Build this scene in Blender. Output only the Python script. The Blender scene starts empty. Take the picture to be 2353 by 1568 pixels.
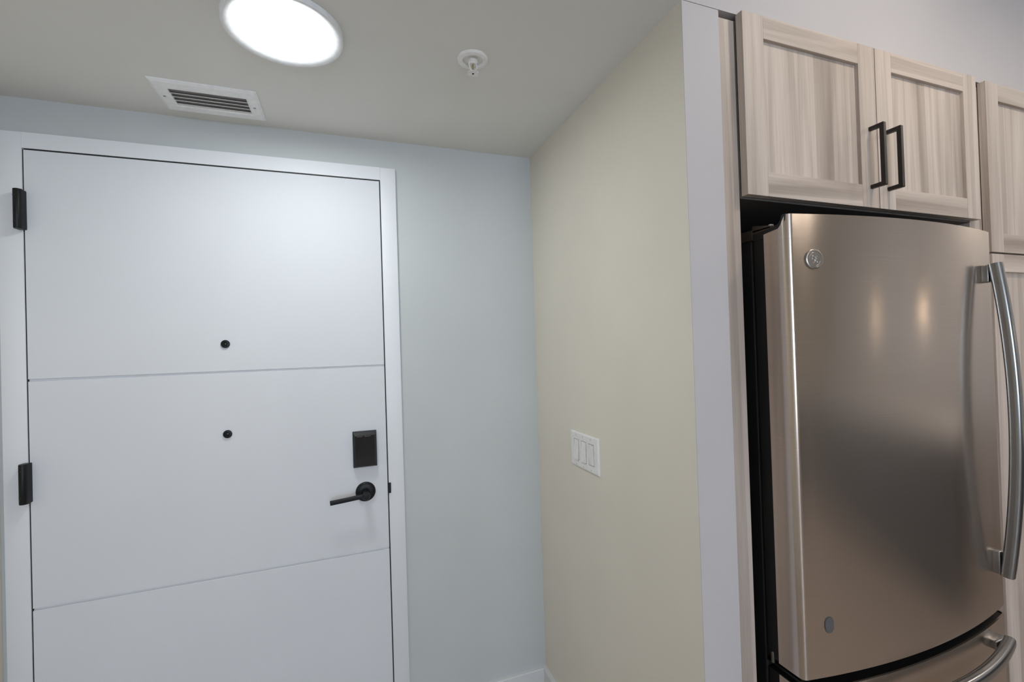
import bpy, bmesh, math, random
from mathutils import Matrix, Vector

# ------------------------------------------------------------------ camera
scn = bpy.context.scene
col = scn.collection
F_PX = 1052.746
cam_data = bpy.data.cameras.new('camera')
cam = bpy.data.objects.new('camera', cam_data)
col.objects.link(cam)
cam_data.sensor_fit = 'HORIZONTAL'
cam_data.sensor_width = 36.0
cam_data.lens = F_PX * 36.0 / 2353.0
cam_data.clip_start = 0.02
PITCH, ROLL, YAW = 0.009325, 0.031096, -0.348290
Rm = Matrix.Rotation(YAW, 3, 'Z') @ Matrix.Rotation(PITCH, 3, 'X') @ Matrix.Rotation(ROLL, 3, 'Y')
right, fwd, up = Rm.col[0], Rm.col[1], Rm.col[2]
cam.matrix_world = Matrix((
    (right[0], up[0], -fwd[0], 0.8508),
    (right[1], up[1], -fwd[1], -1.6948),
    (right[2], up[2], -fwd[2], 1.4180),
    (0, 0, 0, 1)))
scn.camera = cam

# ------------------------------------------------------------------ world, exposure
scn.view_settings.view_transform = 'Standard'
scn.view_settings.look = 'None'
scn.view_settings.gamma = 1.0
scn.view_settings.use_curve_mapping = False
scn.view_settings.exposure = 0.52
world = bpy.data.worlds.new('sky')
scn.world = world
world.use_nodes = True
world.node_tree.nodes['Background'].inputs[0].default_value = (0.62, 0.76, 1.0, 1)
world.node_tree.nodes['Background'].inputs[1].default_value = 3.0

def area_light(name, loc, rot, sx, sy, power, color):
    d = bpy.data.lights.new(name, 'AREA')
    d.shape = 'RECTANGLE'; d.size = sx; d.size_y = sy
    d.energy = power; d.color = color
    o = bpy.data.objects.new(name, d)
    col.objects.link(o); o.location = loc; o.rotation_euler = rot
    return o
# daylight coming in through the living room window (behind the camera)
area_light('window_daylight', (0.9, -5.60, 1.45), (math.radians(90), 0, 0), 2.3, 1.5, 46, (0.72, 0.84, 1.0))

LAMP_ENTRY = 31.0      # entry ceiling disc radiance
LAMP_KITCHEN = 98.0    # recessed kitchen lamps radiance

# ------------------------------------------------------------------ helpers
def tag(o, label=None, cat=None, group=None, kind=None):
    if label: o['label'] = label
    if cat: o['category'] = cat
    if group: o['group'] = group
    if kind: o['kind'] = kind
    return o

def empty(name, loc):
    o = bpy.data.objects.new(name, None)
    o.empty_display_size = 0.05
    o.location = loc
    col.objects.link(o)
    return o

def root_loc(o):
    v = Vector((0, 0, 0))
    while o is not None:
        v += o.location; o = o.parent
    return v

def mesh_obj(name, bm, mat, parent=None, smooth=None):
    """Geometry is given in world coordinates; it is moved into the parent's space."""
    if parent is not None:
        bmesh.ops.translate(bm, vec=-root_loc(parent), verts=bm.verts)
    bmesh.ops.recalc_face_normals(bm, faces=bm.faces)
    me = bpy.data.meshes.new(name)
    bm.to_mesh(me); bm.free()
    if smooth is not None:
        for p in me.polygons: p.use_smooth = True
        me.set_sharp_from_angle(angle=math.radians(smooth))
    me.materials.append(mat)
    o = bpy.data.objects.new(name, me)
    col.objects.link(o)
    if parent is not None: o.parent = parent
    return o

def copy_of(o, delta):
    c = o.copy(); col.objects.link(c)
    c.location = o.location + Vector(delta)
    return c

def add_box(bm, x0, x1, y0, y1, z0, z1, bev=0.0, seg=2):
    r = bmesh.ops.create_cube(bm, size=1.0)
    vs = r['verts']
    for v in vs:
        v.co = Vector(((x0 + x1) / 2 + v.co.x * (x1 - x0), (y0 + y1) / 2 + v.co.y * (y1 - y0), (z0 + z1) / 2 + v.co.z * (z1 - z0)))
    if bev > 0:
        es = list({e for v in vs for e in v.link_edges})
        bmesh.ops.bevel(bm, geom=es, offset=bev, segments=seg, profile=0.5, affect='EDGES')
    return bm

def box(*a, **k):
    return add_box(bmesh.new(), *a, **k)

def add_prism(bm, pts, axis, a0, a1):
    """Closed polygon pts (2-D) extruded along axis from a0 to a1."""
    def mk(p, a):
        return {'x': (a, p[0], p[1]), 'y': (p[0], a, p[1]), 'z': (p[0], p[1], a)}[axis]
    v0 = [bm.verts.new(mk(p, a0)) for p in pts]
    v1 = [bm.verts.new(mk(p, a1)) for p in pts]
    bm.faces.new(v0); bm.faces.new(v1[::-1])
    n = len(pts)
    for i in range(n):
        bm.faces.new((v0[i], v1[i], v1[(i + 1) % n], v0[(i + 1) % n]))
    return bm

def add_lathe(bm, prof, center, axis, seg=40, close_start=True, close_end=True):
    """prof: list of (radius, height along axis)."""
    ax = {'x': Vector((1, 0, 0)), 'y': Vector((0, 1, 0)), 'z': Vector((0, 0, 1))}[axis]
    u = {'x': Vector((0, 1, 0)), 'y': Vector((1, 0, 0)), 'z': Vector((1, 0, 0))}[axis]
    w = ax.cross(u)
    c = Vector(center)
    rings = []
    for r, h in prof:
        if r < 1e-6:
            rings.append([bm.verts.new(c + ax * h)])
        else:
            rings.append([bm.verts.new(c + ax * h + (u * math.cos(2 * math.pi * i / seg) + w * math.sin(2 * math.pi * i / seg)) * r) for i in range(seg)])
    for a, b in zip(rings[:-1], rings[1:]):
        for i in range(seg):
            j = (i + 1) % seg
            f = [a[i % len(a)], a[j % len(a)], b[j % len(b)], b[i % len(b)]]
            f2 = []
            for v in f:
                if v not in f2: f2.append(v)
            if len(f2) > 2: bm.faces.new(f2)
    if close_start and len(rings[0]) > 2: bm.faces.new(rings[0][::-1])
    if close_end and len(rings[-1]) > 2: bm.faces.new(rings[-1])
    return bm

def add_sweep(bm, path, section, side):
    """Sweep a closed 2-D section along path; section x runs along 'side', y along (tangent x side)."""
    side = Vector(side).normalized()
    path = [Vector(p) for p in path]
    rings = []
    n = len(path)
    for i, p in enumerate(path):
        t = (path[min(i + 1, n - 1)] - path[max(i - 1, 0)]).normalized()
        s = (side - t * side.dot(t)).normalized()
        b = t.cross(s)
        rings.append([bm.verts.new(p + s * q[0] + b * q[1]) for q in section])
    m = len(section)
    for a, b in zip(rings[:-1], rings[1:]):
        for i in range(m):
            bm.faces.new((a[i], a[(i + 1) % m], b[(i + 1) % m], b[i]))
    bm.faces.new(rings[0][::-1]); bm.faces.new(rings[-1])
    return bm

def rrect(w, h, r, n=4):
    pts = []
    for cx, cy, a0 in ((w / 2 - r, h / 2 - r, 0), (-w / 2 + r, h / 2 - r, 90), (-w / 2 + r, -h / 2 + r, 180), (w / 2 - r, -h / 2 + r, 270)):
        for k in range(n + 1):
            a = math.radians(a0 + 90 * k / n)
            pts.append((cx + r * math.cos(a), cy + r * math.sin(a)))
    return pts

def circ(r, n=10):
    return [(r * math.cos(2 * math.pi * i / n), r * math.sin(2 * math.pi * i / n)) for i in range(n)]

# ------------------------------------------------------------------ materials
def new_mat(name):
    m = bpy.data.materials.new(name); m.use_nodes = True
    nt = m.node_tree
    return m, nt, nt.nodes['Principled BSDF']

def N(nt, kind, **kw):
    n = nt.nodes.new(kind)
    for k, v in kw.items(): setattr(n, k, v)
    return n

def ramp(nt, stops):
    r = nt.nodes.new('ShaderNodeValToRGB')
    e = r.color_ramp.elements
    while len(e) < len(stops): e.new(0.5)
    for i, (p, c) in enumerate(stops):
        e[i].position = p; e[i].color = (*c, 1)
    return r

def coords(nt, scale, rand=True):
    tc = N(nt, 'ShaderNodeTexCoord')
    mp = N(nt, 'ShaderNodeMapping')
    mp.inputs['Scale'].default_value = scale
    nt.links.new(tc.outputs['Object'], mp.inputs['Vector'])
    if rand:
        oi = N(nt, 'ShaderNodeObjectInfo')
        mu = N(nt, 'ShaderNodeMath', operation='MULTIPLY'); mu.inputs[1].default_value = 37.0
        nt.links.new(oi.outputs['Random'], mu.inputs[0])
        cb = N(nt, 'ShaderNodeCombineXYZ')
        for i in range(3): nt.links.new(mu.outputs[0], cb.inputs[i])
        nt.links.new(cb.outputs[0], mp.inputs['Location'])
    return mp

def noise(nt, scale3, detail=3.0, rough=0.5, dist=0.0, rand=True):
    mp = coords(nt, scale3, rand)
    n = N(nt, 'ShaderNodeTexNoise')
    n.inputs['Scale'].default_value = 1.0
    n.inputs['Detail'].default_value = detail
    n.inputs['Roughness'].default_value = rough
    n.inputs['Distortion'].default_value = dist
    nt.links.new(mp.outputs[0], n.inputs['Vector'])
    return n

def paint(name, color, rough=0.6, peel=0.05, var=0.02, spec=0.5):
    m, nt, b = new_mat(name)
    n = noise(nt, (3, 3, 3), 2.0, rand=False)
    c0 = tuple(max(0, c * (1 - var)) for c in color); c1 = tuple(c * (1 + var) for c in color)
    r = ramp(nt, [(0.35, c0), (0.65, c1)])
    nt.links.new(n.outputs['Fac'], r.inputs[0]); nt.links.new(r.outputs[0], b.inputs['Base Color'])
    b.inputs['Roughness'].default_value = rough
    b.inputs['Specular IOR Level'].default_value = spec
    if peel:
        f = noise(nt, (260, 260, 260), 2.0, rand=False)
        bp = N(nt, 'ShaderNodeBump'); bp.inputs['Strength'].default_value = peel; bp.inputs['Distance'].default_value = 0.002
        nt.links.new(f.outputs['Fac'], bp.inputs['Height']); nt.links.new(bp.outputs[0], b.inputs['Normal'])
    return m

def plain(name, color, rough=0.5, metal=0.0, spec=0.5, grain=80.0, var=0.04):
    m, nt, b = new_mat(name)
    n = noise(nt, (grain,) * 3, 2.0)
    r = ramp(nt, [(0.3, tuple(c * (1 - var) for c in color)), (0.7, tuple(c * (1 + var) for c in color))])
    nt.links.new(n.outputs['Fac'], r.inputs[0]); nt.links.new(r.outputs[0], b.inputs['Base Color'])
    b.inputs['Roughness'].default_value = rough
    b.inputs['Metallic'].default_value = metal
    b.inputs['Specular IOR Level'].default_value = spec
    return m

def wood(name, along):
    """Pale grey-brown laminate with the grain running along x or z."""
    m, nt, b = new_mat(name)
    def sc(a, l): return (l, a, a) if along == 'x' else (a, a, l)
    wide = noise(nt, sc(9, 0.6), 2.0, 0.5, 0.6)
    wr = ramp(nt, [(0.30, (0.37, 0.308, 0.26)), (0.44, (0.54, 0.462, 0.40)), (0.56, (0.615, 0.533, 0.466)), (0.72, (0.465, 0.394, 0.337))])
    nt.links.new(wide.outputs['Fac'], wr.inputs[0])
    band = noise(nt, sc(15, 0.30), 1.0, 0.4, 0.25)
    br = ramp(nt, [(0.40, (0.83, 0.82, 0.81)), (0.425, (1.03, 1.03, 1.03)), (0.53, (1.0, 1.0, 1.0)), (0.545, (0.86, 0.85, 0.845)), (0.62, (1.04, 1.04, 1.04))])
    nt.links.new(band.outputs['Fac'], br.inputs[0])
    m0 = N(nt, 'ShaderNodeMixRGB', blend_type='MULTIPLY'); m0.inputs[0].default_value = 1.0
    nt.links.new(wr.outputs[0], m0.inputs[1]); nt.links.new(br.outputs[0], m0.inputs[2])
    fine = noise(nt, sc(330, 6), 4.0, 0.65)
    fr = ramp(nt, [(0.30, (0.88, 0.875, 0.87)), (0.62, (1.05, 1.05, 1.05))])
    nt.links.new(fine.outputs['Fac'], fr.inputs[0])
    mix = N(nt, 'ShaderNodeMixRGB', blend_type='MULTIPLY'); mix.inputs[0].default_value = 1.0
    nt.links.new(m0.outputs[0], mix.inputs[1]); nt.links.new(fr.outputs[0], mix.inputs[2])
    nt.links.new(mix.outputs[0], b.inputs['Base Color'])
    b.inputs['Roughness'].default_value = 0.5
    b.inputs['Specular IOR Level'].default_value = 0.35
    bp = N(nt, 'ShaderNodeBump'); bp.inputs['Strength'].default_value = 0.12; bp.inputs['Distance'].default_value = 0.001
    nt.links.new(fine.outputs['Fac'], bp.inputs['Height']); nt.links.new(bp.outputs[0], b.inputs['Normal'])
    return m

def steel(name, color=(0.545, 0.472, 0.415), rough=0.19, aniso=0.8):
    """Brushed stainless steel, brushed horizontally."""
    m, nt, b = new_mat(name)
    n = noise(nt, (4, 4, 900), 3.0, 0.6, rand=False)
    r = ramp(nt, [(0.3, tuple(c * 0.95 for c in color)), (0.7, tuple(c * 1.04 for c in color))])
    nt.links.new(n.outputs['Fac'], r.inputs[0]); nt.links.new(r.outputs[0], b.inputs['Base Color'])
    b.inputs['Metallic'].default_value = 0.92
    b.inputs['Roughness'].default_value = rough
    b.inputs['Anisotropic'].default_value = aniso
    b.inputs['Anisotropic Rotation'].default_value = 0.25
    tg = N(nt, 'ShaderNodeTangent', direction_type='RADIAL', axis='Z')
    nt.links.new(tg.outputs[0], b.inputs['Tangent'])
    wv = noise(nt, (2.2, 2.2, 1.3), 1.0, 0.4, rand=False)
    b1 = N(nt, 'ShaderNodeBump'); b1.inputs['Strength'].default_value = 0.25; b1.inputs['Distance'].default_value = 0.006
    nt.links.new(wv.outputs['Fac'], b1.inputs['Height'])
    b2 = N(nt, 'ShaderNodeBump'); b2.inputs['Strength'].default_value = 0.03; b2.inputs['Distance'].default_value = 0.001
    nt.links.new(n.outputs['Fac'], b2.inputs['Height']); nt.links.new(b1.outputs[0], b2.inputs['Normal'])
    nt.links.new(b2.outputs[0], b.inputs['Normal'])
    return m

def emissive(name, color, strength):
    m, nt, b = new_mat(name)
    b.inputs['Base Color'].default_value = (0.9, 0.9, 0.9, 1)
    b.inputs['Emission Color'].default_value = (*color, 1)
    b.inputs['Emission Strength'].default_value = strength
    return m

M = {}
M['wall_cool'] = paint('wall_paint_cool_grey', (0.56, 0.58, 0.57))
M['wall_warm'] = paint('wall_paint_greige', (0.775, 0.725, 0.625))
M['wall_white'] = paint('wall_paint_cool_light', (0.56, 0.54, 0.545))
M['ceil'] = paint('ceiling_paint', (0.77, 0.76, 0.72), 0.8, 0.08)
M['door_white'] = paint('door_paint_white', (0.73, 0.74, 0.765), 0.65, 0.02, 0.01, 0.15)
M['trim_white'] = paint('trim_paint_white', (0.78, 0.79, 0.81), 0.5, 0.02, 0.01)
M['base_white'] = paint('baseboard_paint_white', (0.70, 0.695, 0.69), 0.4, 0.02, 0.01)
M['plastic_white'] = plain('white_plastic', (0.86, 0.84, 0.82), 0.32)
M['vent_white'] = plain('white_enamel', (0.90, 0.90, 0.89), 0.4)
M['vent_shade'] = plain('duct_shade', (0.40, 0.39, 0.38), 0.8)  # duct shade put into the backing colour; the ceiling has no opening
M['black'] = plain('black_metal', (0.006, 0.006, 0.007), 0.42, 0.0, 0.3)
M['black_gloss'] = plain('black_glass', (0.004, 0.004, 0.005), 0.12, 0.0, 0.5)
M['bronze'] = plain('dark_bronze_pull', (0.022, 0.018, 0.016), 0.42, 0.2)
M['rubber'] = plain('black_gasket', (0.008, 0.008, 0.009), 0.6)
M['fridge_body'] = plain('charcoal_fridge_side', (0.012, 0.012, 0.013), 0.5)
M['wood_v'] = wood('laminate_vertical', 'z')
M['wood_h'] = wood('laminate_horizontal', 'x')
M['carcass_shade'] = plain('cabinet_underside_shade', (0.10, 0.09, 0.08), 0.6)  # shade under the cabinet is put into this darker box colour
M['steel'] = steel('brushed_steel')
M['steel_bar'] = steel('brushed_steel_handle', (0.31, 0.315, 0.32), 0.22, 0.3)
M['steel_plain'] = plain('bright_metal', (0.55, 0.53, 0.50), 0.25, 1.0)
M['badge'] = plain('badge_metal', (0.40, 0.385, 0.37), 0.3, 1.0)
M['hinge_metal'] = plain('hinge_bracket_metal', (0.13, 0.115, 0.10), 0.45, 0.8)
M['brass'] = plain('brass', (0.62, 0.50, 0.30), 0.3, 1.0)
M['screw'] = plain('screw_metal', (0.42, 0.41, 0.40), 0.4, 0.6)
M['slot'] = plain('slot_dark', (0.03, 0.03, 0.03), 0.7)
M['lamp_entry'] = emissive('lamp_diffuser_cool', (0.93, 0.985, 1.0), LAMP_ENTRY)
M['lamp_kitchen'] = emissive('lamp_diffuser_warm', (1.0, 0.87, 0.74), LAMP_KITCHEN)
M['added_pendant'] = emissive('added_pendant_bulb_warm', (1.0, 0.80, 0.6), 9.0)  # glow of the pendants added for streaks in the steel
M['lamp_trim'] = plain('lamp_trim_white', (0.86, 0.87, 0.88), 0.45)

def floor_mat():
    m, nt, b = new_mat('wood_floor')
    n = noise(nt, (2, 30, 30), 4.0, rand=True)
    r = ramp(nt, [(0.3, (0.30, 0.245, 0.20)), (0.7, (0.44, 0.37, 0.305))])
    nt.links.new(n.outputs['Fac'], r.inputs[0]); nt.links.new(r.outputs[0], b.inputs['Base Color'])
    b.inputs['Roughness'].default_value = 0.4
    return m
M['floor'] = floor_mat()
def glass_mat():
    m, nt, b = new_mat('window_glass')
    out = nt.nodes['Material Output']
    tr = N(nt, 'ShaderNodeBsdfTransparent'); gl = N(nt, 'ShaderNodeBsdfGlossy'); gl.inputs['Roughness'].default_value = 0.02
    mx = N(nt, 'ShaderNodeMixShader'); mx.inputs[0].default_value = 0.06
    nt.links.new(tr.outputs[0], mx.inputs[1]); nt.links.new(gl.outputs[0], mx.inputs[2]); nt.links.new(mx.outputs[0], out.inputs[0])
    return m
M['glass'] = glass_mat()

# ------------------------------------------------------------------ dimensions (metres)
XL_WALL = -0.072          # left wall of the entry
XC = 1.5713               # wall with the switches
YW = 0.012                # door wall plane (frame stands a little proud of it, front at y = 0)
YO = -0.8798              # end face of the partition / cabinet face plane
YD = -0.9012              # front face of the cabinet doors
ZC = 2.1737               # entry ceiling
ZK = 2.62                 # kitchen ceiling
X_END, Y_END = 5.2, -5.5  # extent of the open room behind the camera
LEAF = 0.978

def struct(name, bm, mat, parent=None, smooth=None, label=None, cat=None):
    o = mesh_obj(name, bm, mat, parent, smooth)
    if parent is None: tag(o, label, cat, kind='structure')
    return o

# ------------------------------------------------------------------ room shell
fl = tag(empty('floor', (0, 0, 0)), 'brown wood plank floor of the entry and kitchen', 'floor', kind='structure')
mesh_obj('subfloor', box(XL_WALL - 0.12, X_END + 0.12, Y_END - 0.12, 0.20, -0.10, -0.012), M['rubber'], fl)
random.seed(4)
y = YW
while y > Y_END:
    x = XL_WALL - random.random() * 1.2
    while x < X_END:
        x0, x1 = max(x, XL_WALL), min(x + 1.5, X_END)
        if x1 - x0 > 0.02:
            mesh_obj('plank', box(x0 + .001, x1 - .001, max(y - 0.199, Y_END), y - 0.001, -0.012, 0.0), M['floor'], fl)
        x += 1.5
    y -= 0.2

struct('ceiling', box(XL_WALL, XC, YO, YW, ZC, ZC + 0.10), M['ceil'], label='smooth off-white ceiling over the entry', cat='ceiling')
struct('ceiling_kitchen', box(XL_WALL, X_END, Y_END, YO, ZK, ZK + 0.10), M['ceil'], label='higher white ceiling over the kitchen', cat='ceiling')
struct('ceiling_niche', box(1.6752, X_END, YO + 0.10, YW - 0.05, ZC + 0.0015, ZC + 0.10), M['ceil'], label='ceiling above the cabinet niche', cat='ceiling')
# wall with the entry door (opening for the frame)
fx0, fx1, fzt = -0.0585, 1.036, 2.071
bm = bmesh.new()
add_box(bm, XL_WALL, fx0 + 0.02, YW, YW + 0.12, 0, ZC)
add_box(bm, fx1 - 0.02, XC, YW, YW + 0.12, 0, ZC)
add_box(bm, fx0 + 0.02, fx1 - 0.02, YW, YW + 0.12, fzt - 0.02, ZC)
struct('wall_front', bm, M['wall_cool'], label='cool grey painted wall around the entry door', cat='wall')
struct('wall_left', box(XL_WALL - 0.12, XL_WALL, Y_END, YW + 0.12, 0, ZK + 0.1), M['wall_warm'], label='plain painted wall beside the door hinges', cat='wall')
# partition between entry and refrigerator: switch face and white end face
bm = box(XC, 1.6752, YO, YW + 0.12, 0, ZC)
struct('wall_right', bm, M['wall_warm'], label='pale greige partition wall carrying the light switches', cat='wall')
# thin sheet on the partition end, its cooler light put into the colour, continuing as the bulkhead above the cabinets
bm = bmesh.new()
add_box(bm, XC, 1.6752, YO - 0.0015, YO, 0, ZC)
add_box(bm, XC, X_END, YO - 0.0015, YO + 0.10, ZC + 0.0015, ZK)
add_box(bm, XL_WALL, XC, YO - 0.0015, YO + 0.10, ZC + 0.10, ZK)
add_box(bm, XL_WALL, XC, YO - 0.0015, YO, ZC, ZC + 0.10)
add_box(bm, 3.279, X_END, YO - 0.0015, YO + 0.10, 0, ZC + 0.0015)
struct('wall_kitchen', bm, M['wall_white'], label='white wall end and bulkhead above the wooden cabinets', cat='wall')
struct('wall_alcove', box(1.6752, X_END, YW - 0.15, YW - 0.05, 0, ZC), M['wall_white'], label='wall at the back of the refrigerator niche', cat='wall')
struct('wall_far_right', box(X_END, X_END + 0.12, Y_END, YW - 0.05, 0, ZK), M['base_white'], label='plain wall at the far end of the kitchen', cat='wall')
wx0, wx1, wz0, wz1 = -0.02, 2.1, 0.75, 2.2
bm = bmesh.new()
add_box(bm, XL_WALL, wx0, Y_END - 0.12, Y_END, 0, ZK)
add_box(bm, wx1, X_END, Y_END - 0.12, Y_END, 0, ZK)
add_box(bm, wx0, wx1, Y_END - 0.12, Y_END, 0, wz0)
add_box(bm, wx0, wx1, Y_END - 0.12, Y_END, wz1, ZK)
struct('wall_back', bm, M['wall_warm'], label='window wall opposite the entry door', cat='wall')
w1 = tag(empty('window_1', ((wx0 + wx1) / 2, Y_END - 0.06, wz0)), 'wide window with white frame opposite the entry door', 'window', kind='structure')
bm = bmesh.new()
for a in ((wx0, wx1, wz0, wz0 + 0.05), (wx0, wx1, wz1 - 0.05, wz1), (wx0, wx0 + 0.05, wz0, wz1), (wx1 - 0.05, wx1, wz0, wz1), ((wx0 + wx1) / 2 - 0.03, (wx0 + wx1) / 2 + 0.03, wz0, wz1)):
    add_box(bm, a[0], a[1], Y_END - 0.09, Y_END - 0.03, a[2], a[3])
mesh_obj('window_frame', bm, M['trim_white'], w1)
mesh_obj('pane', box(wx0 + 0.04, (wx0 + wx1) / 2 - 0.02, Y_END - 0.063, Y_END - 0.057, wz0 + 0.04, wz1 - 0.04), M['glass'], w1)
mesh_obj('pane', box((wx0 + wx1) / 2 + 0.02, wx1 - 0.04, Y_END - 0.063, Y_END - 0.057, wz0 + 0.04, wz1 - 0.04), M['glass'], w1)

def baseboard(name, pts, axis, a0, a1, label):
    struct(name, add_prism(bmesh.new(), pts, axis, a0, a1), M['base_white'], label=label, cat='baseboard')
T, HB = 0.014, 0.130
baseboard('baseboard_front', [(YW, 0), (YW, HB), (YW - T + .003, HB), (YW - T, HB - .003), (YW - T, 0)], 'x', fx1, XC - T, 'white baseboard on the grey wall beside the door')
baseboard('baseboard_right', [(XC, 0), (XC, HB), (XC - T + .003, HB), (XC - T, HB - .003), (XC - T, 0)], 'y', YO, YW, 'white baseboard under the light switches')
baseboard('baseboard_left', [(XL_WALL, 0), (XL_WALL, HB), (XL_WALL + T - .003, HB), (XL_WALL + T, HB - .003), (XL_WALL + T, 0)], 'y', Y_END, YW - 0.02, 'white baseboard along the wall by the door hinges')

# ------------------------------------------------------------------ entry door
dr = tag(empty('door_1', (LEAF / 2, 0, 0)), 'white flush entry door with two horizontal grooves and black hardware', 'door', kind='structure')
gap = 0.0040
ztop = 2.0214
bm = bmesh.new()
FD = 0.14   # frame depth into the wall
add_box(bm, fx0, -gap, 0.0, FD, 0, fzt, 0.0015)
add_box(bm, LEAF + gap, fx1, 0.0, FD, 0, fzt, 0.0015)
bm2 = box(-gap, LEAF + gap, 0.0, FD, ztop + gap, fzt, 0.0)
me_t = bpy.data.meshes.new('t'); bm2.to_mesh(me_t); bm2.free(); bm.from_mesh(me_t); bpy.data.meshes.remove(me_t)
# stop behind the leaf
add_box(bm, -gap, 0.018, 0.052, FD, 0, ztop + gap)
add_box(bm, LEAF - 0.018, LEAF + gap, 0.052, FD, 0, ztop + gap)
add_box(bm, -gap, LEAF + gap, 0.052, FD, ztop - 0.015, ztop + gap)
mesh_obj('door_frame', bm, M['trim_white'], dr, 40)
bm = bmesh.new()
mesh_obj('weatherstrip', add_box(add_box(add_box(bm, -gap + .0002, -.0004, 0.003, 0.05, 0, ztop), LEAF + .0004, LEAF + gap - .0002, 0.003, 0.05, 0, ztop), 0, LEAF, 0.003, 0.05, ztop + .0004, ztop + gap - .0002), M['rubber'], dr)
leaf = mesh_obj('leaf', box(0, LEAF, 0.0055, 0.045, 0.008, ztop), M['door_white'], dr)
gz = [0.008, 0.7104, 1.3603, ztop]
GH = 0.0030
for i in range(3):
    z0 = gz[i] + (GH if i > 0 else 0); z1 = gz[i + 1] - (GH if i < 2 else 0)
    pts = [(0.0055, z0), (0.0030, z0), (0.0, z0 + 0.0012), (0.0, z1 - 0.0012), (0.0030, z1), (0.0055, z1)]
    mesh_obj('panel', add_prism(bmesh.new(), pts, 'x', 0, LEAF), M['door_white'], leaf)

# hinges
def hinge(zc, h):
    hg = mesh_obj('hinge', bmesh_hinge(zc, h), M['black'], dr, 35)
    for s in (-1, 1):
        b = bmesh.new()
        pts = [(px * 1.02 - 0.0003, py - 0.0) for px, py in stadium(0.0095, 0.021)]
        z = zc + s * h * 0.33
        add_prism(b, [(p[0] - 0.0045, p[1]) for p in pts], 'z', z - 0.0008, z + 0.0008)
        mesh_obj('knuckle_seam', b, M['slot'], hg, 35)
    return hg
def stadium(r, d, n=10):
    """plan outline of a hinge barrel: straight sides from the door face, round front"""
    pts = [(r, 0.0), ]
    for k in range(n + 1):
        a = math.pi * k / n
        pts.append((r * math.cos(a), -d - r * math.sin(a)))
    pts.append((-r, 0.0))
    return pts
def bmesh_hinge(zc, h):
    b = bmesh.new()
    pts = [(p[0] - 0.0045, p[1]) for p in stadium(0.0095, 0.021)]
    add_prism(b, pts, 'z', zc - h / 2, zc + h / 2)
    es = [e for e in b.edges if abs(e.verts[0].co.z - e.verts[1].co.z) < 1e-6]
    bmesh.ops.bevel(b, geom=es, offset=0.0022, segments=2, profile=0.5, affect='EDGES')
    return b
for zc in (1.845, 1.072, 0.26):
    hinge(zc, 0.112)

# peepholes
for zc in (1.4505, 1.1622):
    b = bmesh.new()
    add_lathe(b, [(0.0128, 0.0), (0.0128, -0.004), (0.0115, -0.0058), (0.0075, -0.0062), (0.0065, -0.0045), (0.0, -0.0045)], (0.4885, 0.0, zc), 'y', 32, True, False)
    ph = mesh_obj('peephole', b, M['black'], dr, 35)
    b = bmesh.new()
    add_lathe(b, [(0.0062, -0.0042), (0.004, -0.0056), (0.0, -0.006)], (0.4885, 0.0, zc), 'y', 20, True, False)
    mesh_obj('lens', b, M['black_gloss'], ph, 60)

# electronic deadbolt
lx0, lx1, lz0, lz1 = 0.8645, 0.9447, 1.0095, 1.1345
b = bmesh.new()
def frustum(b, x0, x1, z0, z1, y0, x2, x3, z2, z3, y1):
    v = [b.verts.new(c) for c in ((x0, y0, z0), (x1, y0, z0), (x1, y0, z1), (x0, y0, z1), (x2, y1, z2), (x3, y1, z2), (x3, y1, z3), (x2, y1, z3))]
    for f in ((0, 1, 2, 3), (7, 6, 5, 4), (0, 4, 5, 1), (1, 5, 6, 2), (2, 6, 7, 3), (3, 7, 4, 0)): b.faces.new([v[i] for i in f])
    return b
frustum(b, lx0, lx1, lz0, lz1, 0.0, lx0 + .001, lx1 - .001, lz0 + .001, lz1 - .001, -0.014)
bmesh.ops.bevel(b, geom=list(b.edges), offset=0.0015, segments=2, profile=0.5, affect='EDGES')
lock = mesh_obj('deadbolt_lock', b, M['black'], dr, 30)
b = bmesh.new()
frustum(b, lx0 + .0015, lx1 - .0015, lz0 + .0015, lz1 - .0015, -0.014, lx0 + .007, lx1 - .007, lz0 + .006, lz1 - .013, -0.0225)
mesh_obj('bezel', b, M['black'], lock, 20)
b = box(lx0 + .0075, lx1 - .0075, -0.0245, -0.0225, lz0 + .0065, lz1 - .0135, 0.0008)
mesh_obj('cover', b, M['black_gloss'], lock)
for s in (0.022, 0.048):
    mesh_obj('indicator_bar', box(lx0 + s - .009, lx0 + s + .011, -0.0252, -0.0244, lz1 - .0165, lz1 - .0150), M['hinge_metal'], lock)

# lever handle
rc = (0.9030, 0.0, 0.9220)
b = bmesh.new()
add_lathe(b, [(0.0335, 0.0), (0.0335, -0.005), (0.031, -0.0085), (0.026, -0.0105), (0.0145, -0.0115)], rc, 'y', 48)
lv = mesh_obj('lever_handle', b, M['black'], dr, 35)
b = bmesh.new()
add_lathe(b, [(0.0145, -0.0112), (0.0115, -0.016), (0.0105, -0.030), (0.0125, -0.046), (0.0135, -0.058), (0.0115, -0.0625), (0.0, -0.0635)], rc, 'y', 32, True, False)
mesh_obj('neck', b, M['black'], lv, 40)
b = bmesh.new()
path = [(0.909, -0.0535, 0.9225), (0.895, -0.0545, 0.9222), (0.870, -0.0560, 0.9205), (0.840, -0.0565, 0.9180), (0.805, -0.0560, 0.9150), (0.789, -0.0550, 0.9135)]
add_sweep(b, path, rrect(0.015, 0.0105, 0.0035), (0, 0, 1))
mesh_obj('lever', b, M['black'], lv, 40)
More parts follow.
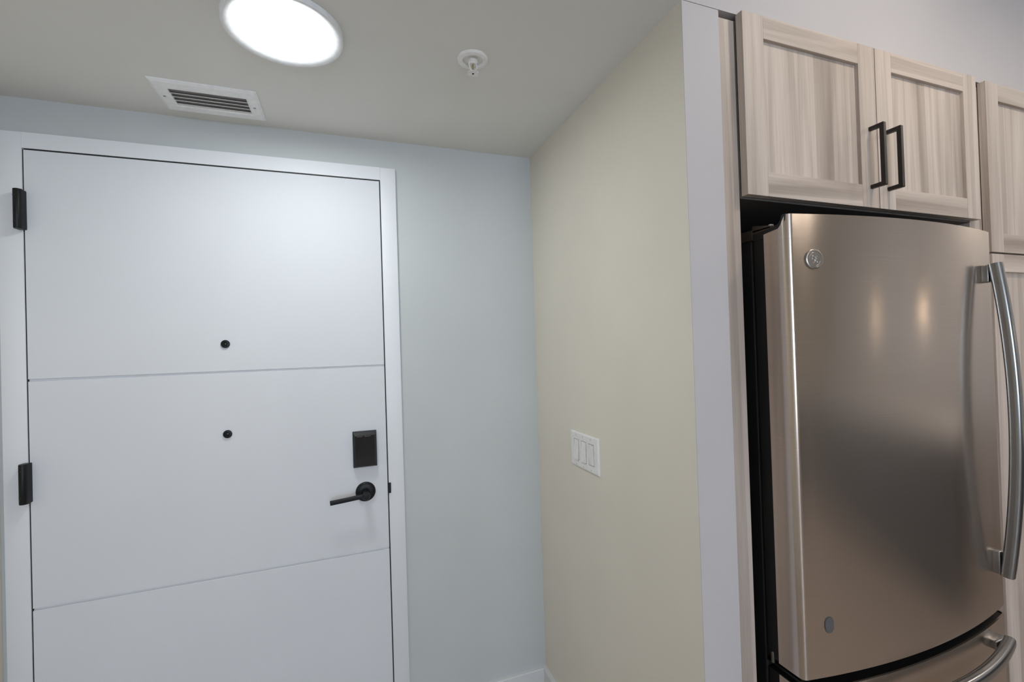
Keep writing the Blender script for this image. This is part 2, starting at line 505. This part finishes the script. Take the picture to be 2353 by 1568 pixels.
# strike plate lip at the edge of the frame
b = add_prism(bmesh.new(), [(LEAF + .0008, -0.004), (LEAF + .0008, 0.02), (LEAF + .003, 0.02), (LEAF + .0034, 0.0002), (LEAF + .0095, -0.0002), (LEAF + .0115, -0.002), (LEAF + .0095, -0.0045)], 'z', 0.9060, 0.9420)
mesh_obj('strike_plate', b, M['black'], dr)

# ------------------------------------------------------------------ ceiling disc light
lc = (0.7355, -0.5215, ZC)
cl = tag(empty('ceiling_light', lc), 'round glowing flush disc light on the entry ceiling', 'light')
b = bmesh.new()
add_lathe(b, [(0.1297, 0.0), (0.1297, -0.0095), (0.1285, -0.0120), (0.1260, -0.0125), (0.1113, -0.0075), (0.1113, -0.0030)], lc, 'z', 72, False, False)
mesh_obj('trim_ring', b, M['lamp_trim'], cl, 40)
b = bmesh.new()
add_lathe(b, [(0.1114, -0.0062), (0.085, -0.0068), (0.045, -0.0072), (0.0, -0.0074)], lc, 'z', 72, False, False)
mesh_obj('diffuser', b, M['lamp_entry'], cl, 60)

# ------------------------------------------------------------------ ceiling vent
vx0, vx1, vy0, vy1 = 0.3625, 0.6272, -0.2142, -0.0410
ix0, ix1, iy0, iy1 = 0.3990, 0.5935, -0.1720, -0.0822
vt = tag(empty('ceiling_vent', ((vx0 + vx1) / 2, (vy0 + vy1) / 2, ZC)), 'white rectangular louvred vent on the ceiling above the door', 'vent')
b = bmesh.new()
def ring(z, a): return [b.verts.new((a[i], a[j], z)) for i, j in ((0, 2), (1, 2), (1, 3), (0, 3))]
r0 = ring(ZC, (vx0, vx1, vy0, vy1)); r1 = ring(ZC - .003, (vx0, vx1, vy0, vy1)); r2 = ring(ZC - .0075, (vx0 + .007, vx1 - .007, vy0 + .007, vy1 - .007))
r3 = ring(ZC - .0085, (ix0 - .006, ix1 + .006, iy0 - .006, iy1 + .006)); r4 = ring(ZC - .0060, (ix0, ix1, iy0, iy1)); r5 = ring(ZC - .0005, (ix0, ix1, iy0, iy1))
for p, q in zip((r0, r1, r2, r3, r4), (r1, r2, r3, r4, r5)):
    for i in range(4): b.faces.new((p[i], p[(i + 1) % 4], q[(i + 1) % 4], q[i]))
for i in range(4): b.faces.new((r5[i], r5[(i + 1) % 4], r0[(i + 1) % 4], r0[i]))
mesh_obj('frame', b, M['vent_white'], vt)
mesh_obj('backing', box(ix0 - .004, ix1 + .004, iy0 - .004, iy1 + .004, ZC - .0008, ZC - .0002), M['vent_shade'], vt)
sl = None
ns = 4
for k in range(ns):
    yc = iy0 + 0.008 + (iy1 - iy0) * (k + 0.72) / (ns + 0.45)
    if sl is None:
        y0s = yc
        pts = [(yc - .0070, ZC - .0086), (yc - .0044, ZC - .0086), (yc + .0062, ZC - .0010), (yc + .0044, ZC - .0010)]
        sl = mesh_obj('slat', add_prism(bmesh.new(), pts, 'x', ix0, ix1), M['vent_white'], vt)
    else:
        copy_of(sl, (0, yc - y0s, 0))
def screw(name, c, axis, parent, r=0.0032, sign=-1, mat='screw', slot_ang=0.5):
    b = bmesh.new()
    add_lathe(b, [(r, 0.0), (r, sign * 0.0006), (r * 0.7, sign * 0.0013), (0.0, sign * 0.0016)], c, axis, 16, True, False)
    o = mesh_obj(name, b, M[mat], parent, 50)
    return o
for x, y in ((0.3805, -0.1300), (0.6088, -0.1275)):
    s = screw('screw', (x, y, ZC - .0078), 'z', vt, 0.0038)
    mesh_obj('slot', box(x - .0030, x + .0030, y - .0006, y + .0006, ZC - .0097, ZC - .0090), M['slot'], s)

# ------------------------------------------------------------------ fire sprinkler
sc = (1.1838, -0.5420, ZC)
sp = tag(empty('fire_sprinkler', sc), 'white pendent fire sprinkler with round escutcheon on the entry ceiling', 'sprinkler')
b = bmesh.new()
add_lathe(b, [(0.0400, 0.0), (0.0400, -0.0030), (0.0375, -0.0060), (0.0285, -0.0075), (0.0262, -0.0060), (0.0255, -0.0012)], sc, 'z', 48, False, False)
mesh_obj('escutcheon', b, M['plastic_white'], sp, 35)
b = bmesh.new()
add_lathe(b, [(0.0262, -0.0010), (0.0262, -0.0004)], sc, 'z', 40)
mesh_obj('cup_back', b, M['plastic_white'], sp)
b = bmesh.new()
add_lathe(b, [(0.0125, -0.0008), (0.0125, -0.0090), (0.0110, -0.0105), (0.0085, -0.0115), (0.0085, -0.0150), (0.0, -0.0150)], sc, 'z', 24, True, False)
mesh_obj('body', b, M['plastic_white'], sp, 35)
for s in (-1, 1):
    b = bmesh.new()
    ang = math.radians(15)
    dx, dy = math.cos(ang) * s, math.sin(ang) * s
    path = [(sc[0] + dx * r, sc[1] + dy * r, ZC + z) for r, z in ((0.0085, -0.010), (0.0112, -0.0145), (0.0112, -0.0205), (0.0085, -0.0265), (0.0045, -0.0315), (0.0015, -0.034))]
    add_sweep(b, path, rrect(0.0042, 0.0028, 0.001, 2), (-dy, dx, 0))
    mesh_obj('frame_arm', b, M['plastic_white'], sp, 40)
b = bmesh.new()
add_lathe(b, [(0.0, -0.0145), (0.0027, -0.016), (0.0027, -0.029), (0.0, -0.031)], sc, 'z', 14, False, False)
mesh_obj('bulb', b, M['brass'], sp, 50)
b = bmesh.new()
add_lathe(b, [(0.0045, -0.031), (0.0050, -0.0375), (0.0, -0.0375)], sc, 'z', 16, True, False)
mesh_obj('boss', b, M['plastic_white'], sp, 50)
b = bmesh.new()
pts = []
nt_ = 14
for k in range(nt_):
    for da, r in ((-0.34, 0.0072), (-0.30, 0.0150), (0.30, 0.0150), (0.34, 0.0072)):
        a = 2 * math.pi * (k + da) / nt_
        pts.append((sc[0] + r * math.cos(a), sc[1] + r * math.sin(a)))
add_prism(b, pts, 'z', ZC - 0.0390, ZC - 0.0375)
mesh_obj('deflector', b, M['plastic_white'], sp)
b = bmesh.new()
add_lathe(b, [(0.0027, -0.0389), (0.0027, -0.0397), (0.0, -0.0397)], sc, 'z', 14, True, False)
mesh_obj('deflector_screw', b, M['rubber'], sp)

# ------------------------------------------------------------------ triple rocker switch
sy0, sy1, sz0, sz1 = -0.4640, -0.2855, 1.0085, 1.1230
sw = tag(empty('light_switch', (XC, (sy0 + sy1) / 2, sz0)), 'white three-gang rocker light switch plate on the greige wall', 'light switch')
ym = (sy0 + sy1) / 2
PT = 0.0065
gang = 0.0485
win = [(ym + (k - 1) * gang) for k in range(3)]
hw, hz = 0.0172, 0.0342
zc_ = (sz0 + sz1) / 2
b = bmesh.new()
def yz_face(x, y0, y1, z0, z1):
    b.faces.new([b.verts.new(c) for c in ((x, y0, z0), (x, y1, z0), (x, y1, z1), (x, y0, z1))])
ys = [sy0] + [v for w in win for v in (w - hw, w + hw)] + [sy1]
zs = [sz0, zc_ - hz, zc_ + hz, sz1]
for i in range(len(ys) - 1):
    for j in range(3):
        if j == 1 and i % 2 == 1: continue
        x0, x1 = XC - PT, XC
        add_box(b, x0, x1, ys[i], ys[i + 1], zs[j], zs[j + 1])
bmesh.ops.remove_doubles(b, verts=b.verts, dist=1e-5)
# drop interior walls left between the tiles of the plate
inner = [f for f in b.faces if sum(1 for e in f.edges if len(e.link_faces) > 2) == 4]
kill = []
seen = {}
for f in b.faces:
    key = tuple(sorted(v.index for v in f.verts))
    seen.setdefault(frozenset(v for v in f.verts), []).append(f)
for k_, fs in seen.items():
    if len(fs) > 1: kill += fs
bmesh.ops.delete(b, geom=kill, context='FACES_ONLY')
be = [e for e in b.edges if all(abs(v.co.x - (XC - PT)) < 1e-6 for v in e.verts) and
      (all(abs(v.co.y - sy0) < 1e-6 for v in e.verts) or all(abs(v.co.y - sy1) < 1e-6 for v in e.verts) or all(abs(v.co.z - sz0) < 1e-6 for v in e.verts) or all(abs(v.co.z - sz1) < 1e-6 for v in e.verts))]
bmesh.ops.bevel(b, geom=be, offset=0.004, segments=3, profile=0.5, affect='EDGES')
mesh_obj('plate', b, M['plastic_white'], sw)
mesh_obj('gap_shade_strap', box(XC - .0018, XC - .0008, win[0] - hw, win[2] + hw, zc_ - hz, zc_ + hz), M['slot'], sw)  # shade of the rocker gaps is put into this near-black colour
tilt = [+1, -1, -1]     # win[0] is the one nearest the kitchen
for k, w in enumerate(win):
    t = tilt[k]
    a, c_ = XC - PT - 0.0030, XC - PT + 0.0010
    xt, xb = (a, c_) if t > 0 else (c_, a)
    xt, xb = (XC - PT + 0.0004, XC - PT - 0.0052) if t < 0 else (XC - PT - 0.0052, XC - PT + 0.0004)
    z0, z1 = zc_ - hz + .0018, zc_ + hz - .0018
    xm_ = XC - PT - 0.0018
    pts = [(XC - .002, z0), (XC - .002, z1), (xt, z1), (xm_, zc_), (xb, z0)]
    mesh_obj('rocker', add_prism(bmesh.new(), pts, 'y', w - hw + .0026, w + hw - .0026), M['plastic_white'], sw)
    for z in (zc_ - 0.0482, zc_ + 0.0482):
        s = screw('screw', (XC - PT, w, z), 'x', sw, 0.0030, mat='plastic_white')
        mesh_obj('slot', box(XC - PT - .0018, XC - PT - .0012, w - .0005, w + .0005, z - .0022, z + .0022), M['slot'], s)

# ------------------------------------------------------------------ cabinetry
PX0, PX1 = 1.6768, 1.7222      # left enclosure panel
RX0, RX1 = 2.6170, 2.6685      # right enclosure panel
CZ0, CZ1 = 1.7470, 2.1665
pn = mesh_obj('cabinet_panel', box(PX0, PX1, YO + 0.001, YW - 0.16, 0, 2.1600, 0.0008), M['wood_v'])
tag(pn, 'tall grey-brown wood side panel between white wall and refrigerator', 'panel')
pn2 = mesh_obj('cabinet_panel', box(RX0, RX1, YO + 0.001, YW - 0.16, 0, 2.1600, 0.0008), M['wood_v'])
tag(pn2, 'grey-brown wood side panel between refrigerator and tall pantry cabinet', 'panel')

def shaker_door(name, x0, x1, z0, z1, parent, w_stile=0.0635, w_rail=0.0535, label=None):
    y0, y1 = YD, YO - 0.0022
    d = empty(name, ((x0 + x1) / 2 - root_loc(parent).x, y1 - root_loc(parent).y, z0 - root_loc(parent).z))
    d.parent = parent
    if label: d['label'] = label
    bv = 0.0008
    mesh_obj('stile', box(x0, x0 + w_stile, y0, y1, z0, z1, bv), M['wood_v'], d)
    mesh_obj('stile', box(x1 - w_stile, x1, y0, y1, z0, z1, bv), M['wood_v'], d)
    mesh_obj('rail', box(x0 + w_stile, x1 - w_stile, y0 + .0002, y1, z1 - w_rail, z1, bv), M['wood_h'], d)
    mesh_obj('rail', box(x0 + w_stile, x1 - w_stile, y0 + .0002, y1, z0, z0 + w_rail + .004, bv), M['wood_h'], d)
    mesh_obj('panel', box(x0 + w_stile - .002, x1 - w_stile + .002, y0 + 0.0095, y1 - .001, z0 + w_rail, z1 - w_rail + .002), M['wood_v'], d)
    return d

def pull(x, z0, z1, parent):
    b = bmesh.new()
    t, d = 0.0095, 0.036
    # side profile of a square bow pull, extruded across its width
    yb, yf = YD, YD - d
    pts = [(yb, z0), (yf + .0015, z0), (yf, z0 + .0015), (yf, z1 - .0015), (yf + .0015, z1), (yb, z1), (yb, z1 - t), (yf + t, z1 - t), (yf + t, z0 + t), (yb, z0 + t)]
    add_prism(b, pts, 'x', x - 0.0048, x + 0.0048)
    es = [e for e in b.edges if abs(e.verts[0].co.x - e.verts[1].co.x) < 1e-6]
    bmesh.ops.bevel(b, geom=es, offset=0.0007, segments=1, affect='EDGES')
    return mesh_obj('pull_handle', b, M['bronze'], parent)

wc = tag(empty('wall_cabinet', ((PX1 + RX0) / 2, YO, CZ0)), 'two-door grey-brown wood cabinet mounted above the refrigerator', 'cabinet')
mesh_obj('box', box(PX1 + .0005, RX0 - .0005, YO, -0.22, CZ0 - 0.004, 2.1600), M['carcass_shade'], wc)
d1 = shaker_door('door', 1.7245, 2.1762, CZ0, 2.1715, wc)
d2 = shaker_door('door', 2.1792, 2.6265, CZ0, 2.1715, wc)
pull(2.1475, 1.7955, 1.9560, d1)
pull(2.2145, 1.7955, 1.9560, d2)

tc_ = tag(empty('pantry_cabinet', (2.97, YO, 0)), 'tall grey-brown wood pantry cabinet on the far side of the refrigerator', 'cabinet')
mesh_obj('box', box(RX1 + .0005, 3.275, YO, -0.22, 0.0, 2.1600), M['wood_v'], tc_)
u = shaker_door('door', 2.6752, 3.272, 1.6535, 2.1695, tc_)
l = shaker_door('door', 2.6752, 3.272, 0.11, 1.6480, tc_)
pull(3.235, 1.72, 1.88, u)
pull(3.235, 1.05, 1.21, l)

# ------------------------------------------------------------------ refrigerator
FXL, FXR = 1.755, 2.508
XM, HALF = (FXL + FXR) / 2, (FXR - FXL) / 2
YB, BOW = -0.9705, 0.037
def y_front(x): return YB - BOW * (1 - ((x - XM) / HALF) ** 2)
Y_SKIN = -0.9105
RC = 0.0135
def outline(inset=0.0):
    """Plan outline of a door skin, from the left rear edge round the bowed front to the right rear edge."""
    pts = [(FXL + inset, Y_SKIN), (FXL + inset, -0.9295), (FXL + inset, -0.9475), (FXL + inset, -0.9535)]
    xa = FXL + RC
    ya = y_front(xa)
    n = 7
    for k in range(1, n + 1):
        a = math.pi / 2 * k / n
        pts.append((xa - (RC - inset) * math.cos(a), ya + RC - (RC - inset) * math.sin(a)))
    m = 30
    for k in range(1, m):
        x = xa + (FXR - RC - xa) * k / m
        pts.append((x, y_front(x) + inset))
    left = pts[:4 + n]
    pts += [(2 * XM - p[0], p[1]) for p in left[::-1]]
    return pts
ZT = 1.6850
def top_z(y):
    """The upper edge of the door steps up towards the front."""
    if y > -0.9475: return 1.6530 + (Y_SKIN - y) / 0.0345 * 0.0045
    t = min(1, (-0.9475 - y) / 0.020)
    return 1.6575 + (ZT - 1.6575) * (t * t * (3 - 2 * t))
def skin(b, z0, ztop_fn, th=0.0025):
    o, i = outline(0), outline(th)
    rows = []
    for (ox, oy), (ix, iy) in zip(o, i):
        zt = ztop_fn(oy)
        rows.append([b.verts.new(c) for c in ((ox, oy, z0), (ox, oy, zt), (ix, iy, zt), (ix, iy, z0))])
    for p, q in zip(rows[:-1], rows[1:]):
        for k in range(4): b.faces.new((p[k], q[k], q[(k + 1) % 4], p[(k + 1) % 4]))
    b.faces.new(rows[0]); b.faces.new(rows[-1][::-1])
    return b
fr = tag(empty('refrigerator', (XM, -0.50, 0)), 'stainless steel bottom-freezer refrigerator with curved bar handles', 'refrigerator')
mesh_obj('body', box(FXL + .004, FXR - .004, -0.8755, -0.175, 0.02, 1.648, 0.004), M['fridge_body'], fr)
ZB = 0.6780
fd = mesh_obj('door', skin(bmesh.new(), ZB, top_z), M['steel'], fr, 30)
def core(z0, z1, rear, inset=0.0028):
    o = [p for p in outline(inset)]
    pts = [(FXL + inset + .0004, rear)] + o + [(FXR - inset - .0004, rear)]
    return add_prism(bmesh.new(), pts, 'z', z0, z1)
mesh_obj('liner', core(ZB + .001, 1.6523, -0.8805), M['rubber'], fd)
cap = [(-0.8805, 1.6448), (-0.8805, 1.6588), (-0.9385, 1.6653), (-0.9485, 1.6688), (-0.9545, 1.6758), (-0.9565, ZT - .001), (-0.9595, ZT + .0010), (-0.9665, ZT + .0008), (-0.9655, 1.6728), (-0.9595, 1.6618), (-0.9475, 1.6573), (-0.9105, 1.6533), (-0.9105, 1.6448)]
mesh_obj('top_cap', add_prism(bmesh.new(), cap, 'x', FXL + .0006, FXR - .0006), M['rubber'], fd)
# lip behind the upper front edge
b = bmesh.new()
o1, o2 = outline(0.0027)[9:-9], outline(0.0130)[9:-9]
rows = [[b.verts.new((p[0], p[1], 1.6508)), b.verts.new((p[0], p[1], ZT - .0005)), b.verts.new((q[0], q[1], ZT - .0005)), b.verts.new((q[0], q[1], 1.6508))] for p, q in zip(o1, o2)]
for p, q in zip(rows[:-1], rows[1:]):
    for k in range(4): b.faces.new((p[k], q[k], q[(k + 1) % 4], p[(k + 1) % 4]))
b.faces.new(rows[0]); b.faces.new(rows[-1][::-1])
mesh_obj('top_lip', b, M['rubber'], fd)
# upper hinge bracket
b = add_prism(bmesh.new(), [(-0.8755, 1.6593), (-0.8755, 1.6808), (-0.8795, 1.6808), (-0.9315, 1.6693), (-0.9365, 1.6663)], 'x', FXL + .0060, FXL + .0085)
add_box(b, FXL + .006, FXL + .050, -0.9235, -0.8755, 1.6663, 1.6693)
add_box(b, FXL + .006, FXL + .050, -0.8755, -0.760, 1.6478, 1.6728, 0.002)
hb = mesh_obj('hinge_bracket', b, M['hinge_metal'], fr)
b = bmesh.new()
add_lathe(b, [(0.006, 0), (0.006, 0.010), (0.0, 0.011)], (FXL + .022, -0.9115, 1.6668), 'z', 16, True, False)
mesh_obj('hinge_pin', b, M['steel_plain'], hb, 40)
# black hinge lug between door and drawer
b = box(FXL + .004, FXL + .07, -0.9585, -0.8755, 0.6640, 0.6695, 0.001)
lg = mesh_obj('lower_hinge', b, M['black'], fr)
b = bmesh.new()
add_lathe(b, [(0.0045, 0), (0.0045, 0.022), (0.003, 0.0245), (0.0, 0.025)], (FXL + .004, -0.8915, 0.6685), 'z', 16, True, False)
mesh_obj('hinge_pin', b, M['hinge_metal'], lg, 40)

# freezer drawer
ZD = 0.6535
dw = mesh_obj('freezer_drawer', skin(bmesh.new(), 0.085, lambda y: ZD, 0.004), M['steel'], fr, 30)
mesh_obj('liner', core(0.087, ZD - .0030, -0.8805, 0.0045), M['rubber'], dw)
mesh_obj('toe_grille', box(FXL + .01, FXR - .01, -0.8935, -0.8735, 0.012, 0.078, 0.003), M['rubber'], fr)
for sx in (FXL + .06, FXR - .06):
    for sy_ in (-0.80, -0.24):
        b = bmesh.new()
        add_lathe(b, [(0.016, 0.0), (0.016, 0.008), (0.009, 0.010), (0.009, 0.024)], (sx, sy_, 0.0), 'z', 16)
        mesh_obj('foot', b, M['rubber'], fr, 40)

# door handle: bowed vertical bar on two stand-offs
XH = 2.4450
def bar_y(z):
    t = (z - 1.187) / 0.405
    return -1.0340 + 0.0275 * t * t
b = bmesh.new()
n = 36
path = [(XH, bar_y(0.780 + (1.592 - 0.780) * k / n), 0.780 + (1.592 - 0.780) * k / n) for k in range(n + 1)]
add_sweep(b, path, rrect(0.026, 0.026, 0.0095, 5), (1, 0, 0))
hd = mesh_obj('door_handle', b, M['steel_bar'], fd, 40)
for z0, z1 in ((1.5440, 1.5905), (0.7820, 0.8410)):
    b = box(XH - 0.0115, XH + 0.0115, -0.997, y_front(XH) + 0.0015, z0, z1, 0.003, 3)
    mesh_obj('standoff', b, M['steel_bar'], hd, 40)

# drawer handle: bowed horizontal bar on two stand-offs
b = bmesh.new()
DHX = 0.312
def dbar_y(x): return -1.0050 - 0.047 * (1 - ((x - XM) / DHX) ** 2)
n = 40
path = [(XM - DHX + 2 * DHX * k / n, dbar_y(XM - DHX + 2 * DHX * k / n), 0.6120) for k in range(n + 1)]
add_sweep(b, path, rrect(0.028, 0.024, 0.009, 5), (0, 0, 1))
dh = mesh_obj('drawer_handle', b, M['steel_bar'], dw, 40)
for s in (-1, 1):
    xx = XM + s * 0.283
    b = box(xx - 0.024, xx + 0.024, -1.004, y_front(xx) + 0.004, 0.6005, 0.6235, 0.003, 3)
    mesh_obj('standoff', b, M['steel_bar'], dh, 40)

# round script badge
bx, bz = 1.8165, 1.5855
by = y_front(bx)
slope = math.atan2(y_front(bx + .01) - y_front(bx - .01), 0.02)
def put_on_front(b, x, z, lift=0.0):
    """geometry modelled in the plane y=0 around the origin, facing -y, is laid on the bowed front"""
    mtx = Matrix.Translation((x, y_front(x) + lift, z)) @ Matrix.Rotation(math.atan2(y_front(x + .01) - y_front(x - .01), 0.02), 4, 'Z')
    bmesh.ops.transform(b, matrix=mtx, verts=b.verts)
    return b
b = bmesh.new()
add_lathe(b, [(0.0215, 0.003), (0.0215, -0.0032), (0.0200, -0.0042), (0.0180, -0.0042), (0.0172, -0.0034), (0.0, -0.0034)], (0, 0, 0), 'y', 48, True, False)
bd = mesh_obj('badge', put_on_front(b, bx, bz), M['badge'], fd, 35)
def arc(cx, cz, r, a0, a1, n=14, ry=None):
    ry = r if ry is None else ry
    return [(cx + r * math.cos(math.radians(a0 + (a1 - a0) * k / n)), -0.0036, cz + ry * math.sin(math.radians(a0 + (a1 - a0) * k / n))) for k in range(n + 1)]
b = bmesh.new()
k_ = 0.001
strokes = [
    arc(-3.2 * k_, 2.2 * k_, 3.4 * k_, 20, 330, 16, 4.6 * k_) + [(-0.4 * k_, -0.0036, -0.2 * k_), (-0.2 * k_, -0.0036, -5.4 * k_)] + arc(-2.8 * k_, -5.6 * k_, 2.6 * k_, 0, -150, 8),
    arc(4.6 * k_, 3.4 * k_, 2.7 * k_, 40, 270, 12) + arc(4.6 * k_, -2.6 * k_, 3.3 * k_, 90, 320, 12),
    arc(-8.2 * k_, 6.0 * k_, 3.2 * k_, -30, 190, 9),
    arc(8.6 * k_, -6.2 * k_, 3.2 * k_, 150, 370, 9),
    arc(0, 0, 14.6 * k_, 100, 170, 12),
    arc(0, 0, 14.6 * k_, 280, 350, 12)]
for s in strokes: add_sweep(b, s, circ(0.00055, 6), (0, 1, 0))
mesh_obj('monogram', put_on_front(b, bx, bz), M['steel_plain'], bd, 50)
# small oval plug low on the door
b = bmesh.new()
w_, h_ = 0.0105, 0.0075
pts = []
for k in range(13):
    a = math.pi * k / 12
    pts.append((w_ * math.cos(a), h_ + w_ * math.sin(a)))
for k in range(13):
    a = math.pi + math.pi * k / 12
    pts.append((w_ * math.cos(a), -h_ + w_ * math.sin(a)))
add_prism(b, pts, 'y', 0.002, -0.0018)
es = [e for e in b.edges if all(abs(v.co.y + 0.0018) < 1e-6 for v in e.verts)]
bmesh.ops.bevel(b, geom=es, offset=0.0012, segments=2, affect='EDGES')
mesh_obj('oval_plug', put_on_front(b, 1.8215, 0.7895), plain('grey_plug', (0.10, 0.10, 0.105), 0.4), fd, 40)

# ------------------------------------------------------------------ recessed kitchen lamps (out of view, light the cabinets)
def downlight(x, y, i):
    t = tag(empty('recessed_light', (x, y, ZK)), ['round recessed kitchen light in front of the refrigerator', 'round recessed kitchen light in front of the pantry', 'round recessed kitchen light over the room centre', 'round recessed kitchen light near the window wall', 'added round kitchen light brightening the far wall for the steel reflection'][i], 'light', 'recessed kitchen ceiling lights')
    b = bmesh.new()
    add_lathe(b, [(0.085, 0.0), (0.085, -0.004), (0.066, -0.007), (0.064, -0.002)], (x, y, ZK), 'z', 40, False, False)
    mesh_obj('trim_ring', b, M['lamp_trim'], t, 40)
    b = bmesh.new()
    add_lathe(b, [(0.0645, -0.0025), (0.0, -0.0028)], (x, y, ZK), 'z', 40, False, False)
    mesh_obj('diffuser', b, M['lamp_kitchen'], t, 40)
for i, (x, y) in enumerate(((2.25, -1.50), (3.7, -1.60), (1.9, -3.0), (3.6, -3.6), (4.92, -1.38))):  # last lamp is added to brighten the far wall mirrored in the steel
    downlight(x, y, i)

# ------------------------------------------------------------------ added island and pendants (unseen, put in to shape the steel's reflections)
isl = tag(empty('added_island', (4.15, -3.0, 0)), 'charcoal kitchen island with white countertop across from the refrigerator', 'island')
mesh_obj('base', box(3.80, 4.50, -4.35, -1.60, 0.10, 0.88), plain('added_island_charcoal', (0.045, 0.043, 0.042), 0.5), isl)
mesh_obj('toe_kick', box(3.86, 4.44, -4.29, -1.66, 0.0, 0.10), M['rubber'], isl)
mesh_obj('countertop', box(3.72, 4.60, -4.45, -1.50, 0.88, 0.92, 0.003), M['base_white'], isl)
for y_, lb in ((-2.05, 'added small warm pendant for a streak in the steel, end nearest the pantry'), (-2.85, 'added small warm pendant for a streak in the steel, end nearest the window')):
    p = tag(empty('added_pendant_lamp', (4.15, y_, 1.55)), lb, 'lamp', 'added pendant lamps mirrored in the steel')
    b = bmesh.new(); add_lathe(b, [(0.003, 1.74), (0.003, ZK - .02)], (4.15, y_, 0), 'z', 10); mesh_obj('cord', b, M['rubber'], p)
    b = bmesh.new(); add_lathe(b, [(0.05, ZK - .02), (0.05, ZK)], (4.15, y_, 0), 'z', 24); mesh_obj('canopy', b, M['black'], p)
    b = bmesh.new(); add_lathe(b, [(0.09, 1.57), (0.06, 1.68), (0.02, 1.74)], (4.15, y_, 0), 'z', 24, False, True); mesh_obj('lamp_shade', b, M['black'], p, 40)
    b = bmesh.new(); add_lathe(b, [(0.0, 1.525), (0.03, 1.535), (0.045, 1.57), (0.03, 1.61), (0.0, 1.62)], (4.15, y_, 0), 'z', 24, False, False); mesh_obj('bulb', b, M['added_pendant'], p, 60)
